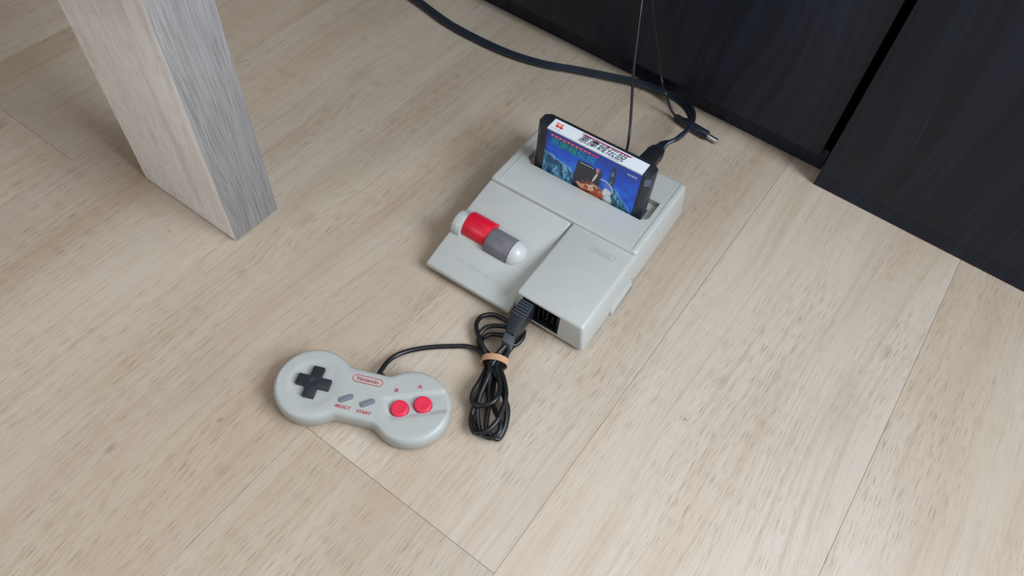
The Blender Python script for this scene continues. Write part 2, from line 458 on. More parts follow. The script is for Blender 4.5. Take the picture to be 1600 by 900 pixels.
cabinet('cabinet', 'black-brown wood cabinet standing forward to the floor at upper right', (-0.0005, 0.90), 0, ((-0.0005, 0.449), (0.452, 0.8985)), 0.0, 0.0158, (-0.0005, 0.8985, 0.0003, 0.41))

# ------------------------------------------------------------------ game console
OX, OY, TH = -0.26890, 0.29821, 0.03721
W, D, XS, VK, HD = 0.1545, 0.193, 0.0889, 0.0906, 0.0405
def CW(u, v, z=0.0):
    return (OX + u*math.cos(TH) - v*math.sin(TH), OY + u*math.sin(TH) + v*math.cos(TH), z)
console = tag(empty('game_console', (OX, OY, 0), TH),
              'light grey top-loading game console with red and grey buttons on the wood floor', 'game console')
SLOPE = [(-0.0070, 0.0060), (-0.0070, 0.0118), (0.0150, 0.0183), (0.0450, 0.0262), (0.0700, 0.0322), (0.0960, 0.0369), (0.0960, 0.0060)]
def slope_z(v):
    for (v0, z0), (v1, z1_) in zip(SLOPE[1:-1], SLOPE[2:-1]):
        if v0 <= v <= v1: return z0 + (z1_-z0)*(v-v0)/(v1-v0)
    return SLOPE[-2][1]
def uprism(profile, ua, ub, bev, seg=3):
    return prism(profile, ua, ub, bev, seg, xf=lambda a, b, c: (c, a, b))
def draft(bm, right=True):
    for v in bm.verts:
        k = max(0.0, 1 - v.co.z/0.036)
        if right and v.co.x > W-.0045: v.co.x += 0.0050*k
        if v.co.x < .004: v.co.x -= 0.0010*k
        if v.co.y > D-.004: v.co.y -= 0.002*k
    return bm
left = uprism(SLOPE, 0.0, XS, 0.0021)
right = uprism([(0.0, 0.0030), (0.0, 0.0355), (0.0960, 0.0369), (0.0960, 0.0030)], XS+0.0007, W, 0.0030, 4)
deck = uprism([(VK, 0.0030), (VK, HD), (D, HD), (D, 0.0030)], 0.0, W, 0.0038, 5)
for s in (left, right, deck): draft(s)
# cartridge slot with cut corners
sa, sb, sv0, sv1, ch = 0.0150, 0.1440, 0.1272, 0.1560, 0.0060
slot = [(sa+ch, sv0), (sb-ch, sv0), (sb, sv0+ch), (sb, sv1), (sa, sv1), (sa, sv0+ch)]
seams = [box(u-0.00025, u+0.00025, VK-.002, D+.002, HD-0.0008, HD+.01) for u in (0.0086, 0.1486)]
deck = boolean(deck, [prism(slot, HD-.0058, HD+.01), box(.0215, .1371, .1285, .1473, .0240, HD)] + seams)
# controller bay in the front and the expansion flap recess in the right side
bay = box(0.0968, 0.1335, -0.01, 0.0120, 0.0072, 0.0330)
flap_poly = rrect(0.0680, 0.0030, 0.0408, 0.0200, 0.0045)
right = boolean(right, [bay, prism(flap_poly, W-0.0015, W+.01, xf=lambda a, b, c: (c, a, b))])
shell = bmesh.new()
for s in (left, right, deck): merge(shell, s)
# fixed ends of the button barrel
AX_V, AX_Z, RB = 0.0400, 0.0232, 0.0128
cyl = bmesh.new()
def barrel(ua, ub, r, vo=0.0, zo=0.0, arc=(0, 360), seg=40, bev=0.0):
    pts = [(AX_V+vo + r*math.cos(math.radians(arc[0] + (arc[1]-arc[0])*k/seg)), AX_Z+zo + r*math.sin(math.radians(arc[0] + (arc[1]-arc[0])*k/seg))) for k in range(seg + (0 if arc[1]-arc[0] == 360 else 1))]
    return prism(pts, ua, ub, bev, 2, xf=lambda a, b, c: (c, a, b))
merge(shell, barrel(0.0008, 0.0104, RB-.0004, bev=0.0008))
obj('upper_shell', shell, M['shell'], console, 40)
base = bmesh.new()
box(0.004, XS, -0.0040, D-.004, 0.0022, 0.0062, 0.0005, 1, base)
box(XS, W-.009, 0.0030, D-.004, 0.0022, 0.0062, 0.0005, 1, base)
obj('base_pan', base, M['base'], console)
for u, v in ((0.014, 0.012), (0.138, 0.016), (0.014, 0.178), (0.138, 0.178)):
    obj('rubber_foot', prism([(u+.005*math.cos(k*math.pi/8), v+.005*math.sin(k*math.pi/8)) for k in range(16)], 0.0, 0.0024), M['socket'], console)
obj('slot_lining', box(.0217, .1369, .1287, .1471, 0.0236, 0.0243), M['socket'], console)
obj('expansion_flap', prism(rrect(0.0680, 0.0030, 0.0396, 0.0188, 0.0040), W-0.0014, W+0.0001, 0.0005, 2,
    xf=lambda a, b, c: (c + 0.0052*max(0.0, 1-b/0.036), a, max(b, 0.0024))), M['shell'], console)
# buttons: curved slabs riding on the barrel
def shell_slab(ua, ub, r, vo, zo):
    o = [(AX_V+vo + r*math.cos(math.radians(a)), AX_Z+zo + r*math.sin(math.radians(a))) for a in range(-8, 189, 7)]
    i = [(AX_V+vo + (r-.004)*math.cos(math.radians(a)), AX_Z+zo + (r-.004)*math.sin(math.radians(a))) for a in range(188, -9, -7)]
    return prism(o+i, ua, ub, 0.0004, 2, xf=lambda a, b, c: (c, a, b))
def on_barrel(u0, r, vo, zo, a0=72.0):
    """wraps flat text (x along the barrel, y around it) onto a button"""
    def f(x, y, z):
        a = math.radians(180-a0) - y/r
        a = math.radians(108) - y/r
        return (u0 + x, AX_V+vo + (r+.00006+z)*math.cos(a), AX_Z+zo + (r+.00006+z)*math.sin(a))
    return f
pw = obj('power_button', shell_slab(0.0107, 0.0364, RB, 0.0036, 0.0006), M['red'], console)
obj('lettering', text_bm('POWER', 0.0030, on_barrel(0.0235, RB, .0036, .0006), spacing=1.1), M['print_red_dark'], pw, 0)
rs = obj('reset_button', shell_slab(0.0367, 0.0609, RB, 0.0, 0.0), M['grey_btn'], console)
obj('lettering', text_bm('RESET', 0.0030, on_barrel(0.0490, RB, 0, 0), spacing=1.1), M['print_dark'], rs, 0)
obj('barrel_core', barrel(0.0360, 0.0622, RB-.0016, seg=32), M['socket'], console)
dm = bmesh.new(); rings = []
for k in range(9):
    a = math.pi/2*k/9
    rr, uu = (RB-.0002)*math.cos(a), 0.0616 + 0.0118*math.sin(a)
    rings.append([(uu, AX_V + rr*math.cos(2*math.pi*j/40), AX_Z + rr*math.sin(2*math.pi*j/40)) for j in range(40)])
rings.append([(0.0616+.0118, AX_V + .0003*math.cos(2*math.pi*j/40), AX_Z + .0003*math.sin(2*math.pi*j/40)) for j in range(40)])
obj('barrel_dome', loft(rings, dm), M['dome'], console, 60)
# embossed writing
def pill_outline(cx, cy, w, h, t, bm, xf):
    return ring_prism(rrect(cx, cy, w, h, h/2-1e-6, 10), rrect(cx, cy, w-2*t, h-2*t, h/2-t-1e-6, 10), -0.0002, 0.0003, bm, xf)
fz = lambda v: 0.0355 + (0.0369-0.0355)*v/0.096
LU, LV = 0.1285, 0.0765
on_front = lambda x, y, z: (LU + x, LV + y, fz(LV+y) + z)
em = bmesh.new()
pill_outline(0, 0, 0.0262, 0.0066, 0.00055, em, on_front)
text_bm('Nintendo', 0.0053, on_front, extrude=0.00025, sx=0.93, bold=0.00006, bm=em)
obj('embossed_logo', em, M['emboss'], console, 0)
on_slope = lambda x, y, z: (0.0365 + x, 0.0095 + y, slope_z(0.0095+y) + z)
em = bmesh.new()
text_bm('FAMILY COMPUTER', 0.0046, on_slope, extrude=0.00028, shear=0.2, sx=1.0, bm=em)
ring_prism(rrect(-0.0255, 0, 0.0046, 0.0046, 0.0012), rrect(-0.0255, 0, 0.0036, 0.0036, 0.0009), -.0001, .0003, em, on_slope)
ring_prism(rrect(-0.0255, 0, 0.0022, 0.0022, 0.0010), rrect(-0.0255, 0, 0.0012, 0.0012, 0.0005), -.0001, .0003, em, on_slope)
ring_prism([(0.0262+.0013*math.cos(k*math.pi/8), .0008+.0013*math.sin(k*math.pi/8)) for k in range(16)], [(0.0262+.0009*math.cos(k*math.pi/8), .0008+.0009*math.sin(k*math.pi/8)) for k in range(16)], -.0001, .00012, em, on_slope)
obj('embossed_lettering', em, M['shell'], console, 0)
# controller sockets inside the bay
obj('bay_lining', box(0.0972, 0.1331, 0.0100, 0.0118, 0.0076, 0.0326), M['socket'], console)
bl = bmesh.new()
for q in ((0.0972, 0.1331, 0.0004, 0.0105, 0.0074, 0.0084), (0.0972, 0.0980, 0.0004, 0.0105, 0.0084, 0.0324), (0.1323, 0.1331, 0.0004, 0.0105, 0.0084, 0.0324), (0.0972, 0.1331, 0.0004, 0.0105, 0.0318, 0.0326), (0.1118, 0.1128, 0.0020, 0.0105, 0.0084, 0.0318)):
    box(*q, bm=bl)
obj('bay_frame', bl, M['socket'], console)
def controller_socket(uc):
    s = bmesh.new()
    ring_prism(rrect(uc, 0.0195, 0.0150, 0.0170, 0.0025), rrect(uc, 0.0195, 0.0128, 0.0148, 0.0018), 0.0045, 0.0102, s, xf=lambda a, b, c: (a, c, b))
    for r_ in range(4):
        for c_ in (-1, 1):
            if r_ == 3 and c_ == 1: continue
            u, z = uc + c_*0.0027, 0.0142 + r_*0.0036
            ring_prism([(u+.0014*math.cos(k*math.pi/4), z+.0014*math.sin(k*math.pi/4)) for k in range(8)], [(u+.0008*math.cos(k*math.pi/4), z+.0008*math.sin(k*math.pi/4)) for k in range(8)], 0.0035, 0.0102, s, xf=lambda a, b, c: (a, c, b))
    obj('controller_socket', s, M['socket_rim'], console)
controller_socket(0.1228)

# ------------------------------------------------------------------ cartridge in the slot
cart = tag(empty('game_cartridge', CW(0.0793, 0.1379, 0.0248), TH),
           'black game cartridge with blue picture label and white spine standing in the console slot', 'game cartridge')
# local frame: x along the width, y towards the cabinet, z up; origin in the slot
CX0, CX1, CY0, CY1, CH = -0.0575, 0.0575, -0.0089, 0.0089, 0.0905 - 0.0248
oct_ = [(CX0+.0058, CY0), (CX1-.0058, CY0), (CX1, CY0+.0045), (CX1, CY1-.0040), (CX1-.005, CY1), (CX0+.005, CY1), (CX0, CY1-.0040), (CX0, CY0+.0045)]
cb = prism(oct_, 0.0, CH, 0.0006, 2)
notch = box(CX0-.002, CX0+.0014, -0.0030, 0.0030, CH-.0165, CH-.0125)
cb = boolean(cb, [notch])
obj('cartridge_shell', cb, M['cart'], cart, 35)
for s_ in (1, -1):
    for k in range(4):
        rb = bmesh.new(); z0 = CH - 0.0060 - k*0.0021
        xa, xb_ = (CX1-.0052, CX1-.0006) if s_ > 0 else (CX0+.0006, CX0+.0052)
        ya, yb_ = (CY0+.0005, CY0+.0041) if s_ > 0 else (CY0+.0041, CY0+.0005)
        nx, ny = (0.62*s_, -0.78)
        ps = [(xa, ya), (xb_, yb_), (xb_+nx*.0004, yb_+ny*.0004), (xa+nx*.0004, ya+ny*.0004)]
        obj('grip_rib', prism(ps, z0, z0+.0009), M['cart_rib'], cart, 0)
# picture label: colours are printed ink held per vertex on a fine sheet
LX0, LX1 = -0.0463, 0.0490
LZ1, LZ0 = CH - 0.0008, 0.0135
def vnoise(X, Y, seed):
    r = np.random.RandomState(seed); g = r.rand(64, 64)
    xi, yi = np.floor(X).astype(int), np.floor(Y).astype(int); fx, fy = X-xi, Y-yi
    fx, fy = fx*fx*(3-2*fx), fy*fy*(3-2*fy)
    q = lambda a, b: g[a % 64, b % 64]
    return (q(xi, yi)*(1-fx)+q(xi+1, yi)*fx)*(1-fy) + (q(xi, yi+1)*(1-fx)+q(xi+1, yi+1)*fx)*fy
def fbm(X, Y, seed, o=4):
    return sum(vnoise(X*2**k, Y*2**k, seed+k)/2**k for k in range(o)) / sum(1/2**k for k in range(o))
def sst(a, b, x): t = np.clip((x-a)/(b-a), 0, 1); return t*t*(3-2*t)
NX, NZ = 230, 120
S, T = np.meshgrid(np.linspace(0, 1, NX), np.linspace(0, 1, NZ))      # s left to right, t top to bottom
def over(img, col, a): return img*(1-a[..., None]) + np.array(col, float)*a[..., None]
n1, n2, n3 = fbm(S*9, T*5, 1), fbm(S*22, T*16, 20), fbm(S*40, T*9, 40)
img = np.zeros((NZ, NX, 3)) + np.array([24, 82, 200.])
img = over(img, (52, 122, 232), sst(.45, .75, n1)*.8*sst(.3, .6, T))
img = over(img, (40, 66, 176), sst(.55, .35, n1)*.6)
img = over(img, (36, 60, 140), sst(.34, .10, T)*(.55+.45*sst(.6, .45, S)))                        # dusky top
img = over(img, (30, 44, 108), sst(.03, .0, S)*.9)
ridge = .50 + .55*np.clip(S-.02, 0, .5) + .10*(n2-.5)                                             # moonlit water at left
wl_ = sst(ridge-.03, ridge+.05, T)*sst(.44, .30, S)
img = over(img, (54, 112, 150), wl_); img = over(img, (140, 190, 226), wl_*sst(.52, .68, n3)*.75); img = over(img, (24, 52, 82), wl_*sst(.5, .34, n3)*.8)
spl = sst(.022, .004, np.abs(T-ridge))*sst(.4, .3, S); img = over(img, (160, 196, 240), spl*.7)
rg = .66 + .34*(S-.80)/.2 + .08*(n2-.5)                                                           # waves at right
wr_ = sst(rg-.02, rg+.05, T)*sst(.72, .79, S)
img = over(img, (38, 92, 118), wr_); img = over(img, (120, 190, 215), wr_*sst(.52, .7, n3)*.7); img = over(img, (16, 40, 60), wr_*sst(.48, .3, n3)*.8)
img = over(img, (170, 215, 250), sst(.016, .003, np.abs(T-rg+.02))*sst(.76, .8, S)*.7)
hill = sst(.355, .375, S + .03*(n2-.5) + .02*T)*sst(.66, .62, S + .03*n2)*sst(.33, .37, T + .04*(n2-.5) - .02*np.sin(S*25))   # dark plain hill
img = over(img, (44, 42, 48), hill)
def blob(cx, cy, rx, ry, soft=.25, rough=.5, ang=0.0):
    dx, dy = S-cx, (T-cy)*.5; ca, sa_ = math.cos(ang), math.sin(ang)
    d = np.sqrt(((dx*ca+dy*sa_)/rx)**2 + ((-dx*sa_+dy*ca)/(ry*.5))**2) + rough*(n2-.5)
    return sst(1+soft, 1-soft, d)
img = over(img, (44, 58, 84), blob(.735, .40, .028, .26)); img = over(img, (120, 130, 130), blob(.73, .38, .014, .18)*sst(.5, .6, n2))
img = over(img, (176, 84, 62), blob(.58, .98, .19, .22, .2, .9)*sst(.36, .44, S))                  # ochre bank of rocks
bank = blob(.56, .92, .15, .24, .3, 1.2)*sst(.38, .44, S)
img = over(img, (236, 176, 130), bank*sst(.50, .60, n2)); img = over(img, (116, 46, 42), bank*sst(.47, .38, n3))
img = over(img, (244, 214, 184), bank*sst(.62, .72, n2)); img = over(img, (206, 150, 120), blob(.43, .90, .05, .04, .3, .9, .5))
img = over(img, (226, 206, 200), blob(.565, .56, .010, .12, .3, .5, .3)); img = over(img, (226, 140, 140), blob(.582, .38, .020, .055, .4, .9)*sst(.40, .52, n3))
img = over(img, (90, 110, 200), blob(.715, .66, .048, .13, .2, .6)); img = over(img, (222, 226, 244), blob(.70, .76, .03, .10, .3, .9)); img = over(img, (236, 240, 248), blob(.735, .74, .022, .05, .3, .6))
img = over(img, (172, 218, 218), blob(.735, .91, .042, .11, .25, .8)); img = over(img, (245, 250, 250), blob(.74, .90, .018, .05, .3, .8))
arc1 = np.abs(np.hypot((S-.66)*2, T-.74) - .22); img = over(img, (220, 222, 228), sst(.016, .004, arc1)*sst(.60, .64, S)*sst(.78, .7, T))
img = over(img, (14, 18, 26), sst(.985, .995, T))
img = np.clip(img, 0, 255)/255; img = np.where(img <= .04045, img/12.92, ((img+.055)/1.055)**2.4)
img = np.clip(img*1.4, 0, .9)
verts = np.stack([LX0 + S*(LX1-LX0), np.full_like(S, CY0-.00012), LZ1 - T*(LZ1-LZ0)], -1).reshape(-1, 3)
idx = np.arange(NX*NZ).reshape(NZ, NX)
quads = np.stack([idx[1:, :-1], idx[1:, 1:], idx[:-1, 1:], idx[:-1, :-1]], -1).reshape(-1, 4)
lm = bpy.data.meshes.new('picture_label'); lm.from_pydata(verts.tolist(), [], quads.tolist())
ca_ = lm.color_attributes.new('ink', 'FLOAT_COLOR', 'POINT')
ca_.data.foreach_set('color', np.concatenate([img.reshape(-1, 3), np.ones((NX*NZ, 1))], 1).astype(np.float32).ravel())
pt = NT('printed_picture_ink'); at_n = pt.n('ShaderNodeAttribute', attribute_name='ink'); pt.set(Base_Color=at_n.outputs['Color'], Roughness=0.35)
label = link_mesh('picture_label', lm, pt.m, cart, 0)
label['label'] = 'blue night picture on the cartridge front'
on_label = lambda cx, cz: (lambda x, y, z: (cx + x, CY0 - .00022 - z, cz + y))
LWd = LX1-LX0; LHt = LZ1-LZ0
tg = NT('teal_title_ink')
sx_ = tg.n('ShaderNodeSeparateXYZ'); tg.put(sx_.inputs[0], tg.coord())
tg.set(Base_Color=tg.ramp(tg.smooth(sx_.outputs[0], LX0+.02*LWd, LX0+.55*LWd), [(0.0, lin(24, 150, 205)), (0.3, lin(26, 176, 146)), (0.6, lin(26, 178, 142)), (1.0, lin(36, 164, 245))]), Roughness=0.4)
TITLE = '\u60aa\u9b54\u57ce\u4f1d\u8aac'
obj('title_lettering', text_bm(TITLE, 0.0104, on_label(LX0+.285*LWd, LZ1-.225*LHt), shear=0.22, sx=0.90, bold=0.00012), tg.m, label, 0)
bn = bmesh.new()
prism([(-.023, -.0010), (.0245, -.0010), (.027, .0012), (-.023, .0012)], 0, .00005, xf=on_label(LX0+.29*LWd, LZ1-.088*LHt), bm=bn)
obj('title_banner', bn, M['ink_pink'], label, 0)
dots = bmesh.new()
for k in range(10):
    prism(rrect(-.0215+k*.0042, .0001, .0013, .0012, .0005, 2), 0, .0001, xf=on_label(LX0+.29*LWd, LZ1-.088*LHt), bm=dots)
for k in range(7): prism(rrect(k*.0020, 0, .0015, .0009, .0002, 1), 0, .00005, xf=on_label(LX0+.40*LWd, LZ1-.375*LHt), bm=dots)
obj('small_print', dots, M['ink_pale'], label, 0)
obj('catalogue_number', text_bm('RC845', 0.0030, on_label(LX0+.915*LWd, LZ1-.125*LHt), bold=0.00010, spacing=1.15), M['ink_pale'], label, 0)
# white spine label on the top
spine = obj('spine_label', box(LX0, LX1, CY0+.0001, CY0+.0142, CH-.0002, CH+.00016, 0.00008, 1), M['white_label'], cart, 0)
spine['label'] = 'white printed spine label'
lip = obj('spine_fold', box(LX0, LX1, CY0-.00022, CY0+.0003, CH-.0012, CH+.0001), M['white_label'], cart, 0)
on_spine = lambda cx, cy: (lambda x, y, z: (cx + x, cy + y, CH + .00024 + z))
mid = CY0 + .0071
obj('spine_title', text_bm(TITLE, 0.0100, on_spine(0.0055, mid-.0014), shear=0.22, sx=0.92, bold=0.00010), M['ink_navy'], spine, 0)
bn = bmesh.new()
prism([(-.0215, -.0007), (.0245, -.0007), (.0270, .0008), (-.0215, .0008)], 0, .00004, xf=on_spine(0.0065, mid+.0046), bm=bn)
text_bm('C', 0.0036, on_spine(-.0160, mid+.0046), bold=.0001, bm=bn)
obj('spine_banner', bn, M['ink_red'], spine, 0)
lt = bmesh.new()
for k in range(9): prism(rrect(k*.0012, 0, .0009, .0007, .0001, 1), 0, .00003, xf=on_spine(0.0155, mid-.0060), bm=lt)
obj('spine_small_print', lt, M['ink_grey'], spine, 0)
obj('maker_lettering', text_bm('KONAMI', 0.0022, on_spine(-.0395, mid-.0046), spacing=1.15), M['ink_grey'], spine, 0)
def wave(x0_, y0_, w, h):
    top, bot = [], []
    for k in range(17):
        q = k/16; x = x0_ + w*q
        amp = abs(math.sin(2*math.pi*q))**.7 * (1 if q < .5 else 1)
        top.append((x, y0_ + h*(.18 + .82*amp)*.5)); bot.append((x, y0_ - h*(.18 + .82*amp)*.5))
    return top + bot[::-1]
obj('spine_logo_upper', prism(wave(-.0425, mid+.0024, .0075, .0030), 0, .00004, xf=on_spine(0, 0)), M['logo_orange'], spine, 0)
obj('spine_logo_lower', prism(wave(-.0417, mid-.0008, .0075, .0030), 0, .00004, xf=on_spine(0, 0)), M['logo_red'], spine, 0)

# ------------------------------------------------------------------ controller
PC, PA = (-0.2225, 0.1600), 0.40614
def PWd(x, y, z=0.0): return (PC[0] + x*math.cos(PA) - y*math.sin(PA), PC[1] + x*math.sin(PA) + y*math.cos(PA), z)
pad = tag(empty('game_controller', (PC[0], PC[1], 0), PA),
          'light grey dog-bone game controller with black d-pad and two red buttons, lying on the floor', 'game controller')
LC, LR, WA, CYo = 0.0395, 0.0308, 0.0212, -0.0005
def half(x):
    d = abs(x) - LC
    circ = math.sqrt(max(LR*LR - d*d, 0.0)) if abs(d) <= LR else 0.0
    if abs(x) > LC: return circ
    k = 0.0035
    hh = max(k - abs(circ-WA), 0)/k
    return max(circ, WA) + hh*hh*k*0.25
NS = 72
xs_ = [-(LC+LR)*math.cos(math.pi*k/NS) for k in range(NS+1)]
top_line = [(x, half(x)) for x in xs_]
def inset(line, dlt):
    out = []
    for i, (x, y) in enumerate(line):
        if i in (0, len(line)-1): out.append((x - math.copysign(dlt, x), 0.0)); continue
        (xa, ya), (xb_, yb_) = line[i-1], line[i+1]; tx, ty = xb_-xa, yb_-ya; L_ = math.hypot(tx, ty)
        out.append((x + ty/L_*dlt, max(y - tx/L_*dlt, 0.0)))
    return out
BANG = math.radians(22.5)
TOPZ = 0.0178
def pad_z(x, y):
    z = 0.0
    r = math.hypot(x+.0387, y+.0008)                                  # dish round the d-pad
    z -= 0.0010*(1-min(max((r-.0125)/(.0085), 0), 1)**2) if r < .021 else 0.0
    dx, dy = x-.040, y+.0015
    a, b = dx*math.cos(BANG)+dy*math.sin(BANG), -dx*math.sin(BANG)+dy*math.cos(BANG)
    sm = lambda q: max(0, min(1, q))**2*(3-2*max(0, min(1, q)))
    m = sm((0.0104-b)/.0016) * sm((b+.0100)/.0050) * sm((a+.0205)/.0045)
    return z - 0.0017*m
dipw = lambda z: max(0.0, min(1.0, (z-.0140)/.0030))
bm = bmesh.new(); loops = []
for z, dl in ((0.0006, .0035), (0.0016, .0016), (0.0040, .0002), (0.0125, 0.0), (0.0150, .0004), (0.0166, .0014), (0.0174, .0026)):
    ln = inset(top_line, dl)
    loop = [bm.verts.new((x, y+CYo, z + dipw(z)*pad_z(x, y+CYo))) for x, y in ln] + [bm.verts.new((x, -y+CYo, z + dipw(z)*pad_z(x, -y+CYo))) for x, y in ln[1:-1][::-1]]
    loops.append(loop)
n_ = len(loops[0])
for A_, B_ in zip(loops[:-1], loops[1:]):
    for i in range(n_): bm.faces.new((A_[i], A_[(i+1) % n_], B_[(i+1) % n_], B_[i]))
bm.faces.new(loops[0][::-1])
last = inset(top_line, .0026); NYg = 44
grid = []
for i, (x, y) in enumerate(last):
    if i in (0, NS): grid.append([loops[-1][i]]); continue
    row = []
    for j in range(NYg+1):
        if j == 0: row.append(loops[-1][i]); continue
        if j == NYg: row.append(loops[-1][n_-i]); continue
        q = math.cos(math.pi*j/NYg) * .35 + (1-2*j/NYg)*.65
        yy = y*q + CYo; edge = min(1.0, (1-abs(q))*y/.0025)
        row.append(bm.verts.new((x, yy, 0.0174 + (TOPZ-.0174)*edge + pad_z(x, yy))))
    grid.append(row)
for i in range(NS):
    A_, B_ = grid[i], grid[i+1]
    for j in range(NYg):
        if len(A_) == 1: bm.faces.new((A_[0], B_[j], B_[j+1]))
        elif len(B_) == 1: bm.faces.new((A_[j], B_[0], A_[j+1]))
        else: bm.faces.new((A_[j], B_[j], B_[j+1], A_[j+1]))
obj('controller_shell', bm, M['pad_shell'], pad, 50)
# d-pad
ar, wd = 0.0134, 0.0046
cross = [(wd, ar), (-wd, ar), (-wd, wd), (-ar, wd), (-ar, -wd), (-wd, -wd), (-wd, -ar), (wd, -ar), (wd, -wd), (ar, -wd), (ar, wd), (wd, wd)]
dpx, dpy = -0.0386, -0.0008
bm = prism([(dpx+a, dpy+b) for a, b in cross], 0.0158, 0.0203, 0.0006, 2)
hole = bmesh.new(); bmesh.ops.create_uvsphere(hole, u_segments=24, v_segments=12, radius=0.0075)
for v in hole.verts: v.co += Vector((dpx, dpy, 0.0203 + 0.0068))
bm = boolean(bm, [hole])
dp = obj('d_pad', bm, M['black_pad'], pad, 30); dp['label'] = 'black cross-shaped d-pad'
# start and select
for cx, cy, nm in ((-0.0098, -0.0076, 'select_button'), (0.0072, -0.0073, 'start_button')):
    ang = math.radians(35); ca2, sa2 = math.cos(ang), math.sin(ang)
    rot = lambda pts: [(cx + x*ca2 - y*sa2, cy + x*sa2 + y*ca2) for x, y in pts]
    o = obj(nm, prism(rot(rrect(0, 0, .0116, .0044, .0021, 6)), 0.0165, 0.0192, 0.0006, 2), M['sel_btn'], pad)
    obj('button_rim', ring_prism(rot(rrect(0, 0, .0126, .0054, .0026, 6)), rot(rrect(0, 0, .0114, .0042, .0020, 6)), 0.0170, 0.01795), M['pad_shell'], pad, 0)
for cx, cy in ((0.0319, -0.0054), (0.0481, 0.0022)):
    rings = []
    for rr, z in ((.0068, .0150), (.0068, .0183), (.0064, .0189), (.0055, .0191), (.0035, .0189), (.0012, .0188)):
        rings.append([(cx + rr*math.cos(2*math.pi*k/36), cy + rr*math.sin(2*math.pi*k/36), z) for k in range(36)])
    obj('red_button', loft(rings), M['btn_red'], pad, 50)
    obj('button_well', ring_prism([(cx+.0073*math.cos(2*math.pi*k/36), cy+.0073*math.sin(2*math.pi*k/36)) for k in range(36)], [(cx+.0067*math.cos(2*math.pi*k/36), cy+.0067*math.sin(2*math.pi*k/36)) for k in range(36)], .0150, .01625), M['print_red_dark'], pad, 0)
on_pad = lambda cx, cy, dz=0.0: (lambda x, y, z: (cx + x, cy + y, TOPZ + .00008 + dz + z))
pr = bmesh.new()
ring_prism(rrect(.0008, .0113, .0246, .0066, .0033-1e-6, 10), rrect(.0008, .0113, .0234, .0054, .0027-1e-6, 10), -.0001, .0000, pr, on_pad(0, 0, 0.0))
text_bm('Nintendo', 0.0047, on_pad(.0008, .0113), sx=0.98, bold=0.00010, bm=pr)
obj('logo_print', pr, M['print_red'], pad, 0)
for word, sz, cx, cy, sx_w, sh in (('SELECT', 0.0034, -.0103, -.0150, 1.12, .15), ('START', 0.0034, .0066, -.0154, 1.12, .15), ('B', 0.0042, .0250, .0086, 1.25, 0), ('A', 0.0042, .0417, .0160, 1.25, 0)):
    obj('lettering', text_bm(word, sz, on_pad(cx, cy), sx=sx_w, bold=0.00013, shear=sh), M['print_red'], pad, 0)

# the controller's cord: one cord folded into a bundle, then the plug
def to_pad(p):
    x, y = p[0]-PC[0], p[1]-PC[1]
    return (x*math.cos(PA)+y*math.sin(PA), -x*math.sin(PA)+y*math.cos(PA), p[2])
STR = {}
STR['strand_a'] = [[-0.2261,0.1808,0.01],[-0.2281,0.1873,0.009],[-0.2305,0.1973,0.006],[-0.2296,0.2071,0.004],[-0.2246,0.2172,0.003],[-0.2162,0.2276,0.0025],[-0.2066,0.2367,0.0025],[-0.1963,0.2452,0.0025],[-0.1907,0.2491,0.003],[-0.1826,0.2512,0.005],[-0.1747,0.2496,0.007],[-0.1668,0.2475,0.0068],[-0.1566,0.2418,0.01],[-0.1473,0.2369,0.009],[-0.1363,0.2287,0.009],[-0.1284,0.2212,0.008],[-0.1222,0.2113,0.006],[-0.1202,0.2007,0.004],[-0.1255,0.1972,0.003],[-0.1346,0.195,0.0025],[-0.143,0.1971,0.003],[-0.1481,0.2029,0.005],[-0.1513,0.2123,0.007],[-0.1558,0.2268,0.008],[-0.1597,0.2422,0.009],[-0.1611,0.2484,0.011],[-0.1616,0.2572,0.012],[-0.1635,0.2726,0.012],[-0.1654,0.2835,0.008],[-0.1692,0.2919,0.004]]
STR['strand_b'] = [[-0.1721,0.2921,0.0025],[-0.1776,0.2914,0.0025],[-0.1865,0.29,0.003],[-0.1931,0.2869,0.004],[-0.1976,0.2796,0.005],[-0.1964,0.2713,0.006],[-0.1907,0.2644,0.007],[-0.1808,0.2575,0.008],[-0.1711,0.252,0.006],[-0.1639,0.2502,0.0025],[-0.1516,0.2427,0.008],[-0.1436,0.2369,0.007],[-0.1371,0.2299,0.0062],[-0.1293,0.2244,0.005],[-0.1241,0.2169,0.004],[-0.1206,0.2087,0.0025],[-0.1195,0.1998,0.0025],[-0.1241,0.1975,0.0045],[-0.1321,0.1998,0.006],[-0.1395,0.2119,0.006],[-0.1447,0.22,0.006],[-0.1527,0.2305,0.006],[-0.1579,0.2429,0.007],[-0.157,0.2544,0.0065],[-0.1604,0.2637,0.006],[-0.1636,0.2734,0.005],[-0.162,0.2846,0.004],[-0.1616,0.2916,0.004]]
STR['strand_c'] = [[-0.1656,0.2867,0.006],[-0.1736,0.2813,0.01],[-0.1817,0.2765,0.01],[-0.1866,0.2702,0.009],[-0.187,0.2626,0.007],[-0.183,0.257,0.005],[-0.1745,0.2524,0.005],[-0.169,0.2485,0.003],[-0.1636,0.2413,0.006],[-0.1593,0.2269,0.01],[-0.1571,0.2151,0.01],[-0.1519,0.2089,0.01],[-0.144,0.2103,0.012],[-0.1387,0.2189,0.0135],[-0.1409,0.2291,0.0125],[-0.1486,0.2384,0.0115],[-0.1566,0.2454,0.011],[-0.1585,0.2519,0.0105],[-0.1632,0.2615,0.009],[-0.1639,0.2724,0.006],[-0.1591,0.2754,0.0025],[-0.1579,0.2844,0.0025],[-0.1612,0.2923,0.0025]]
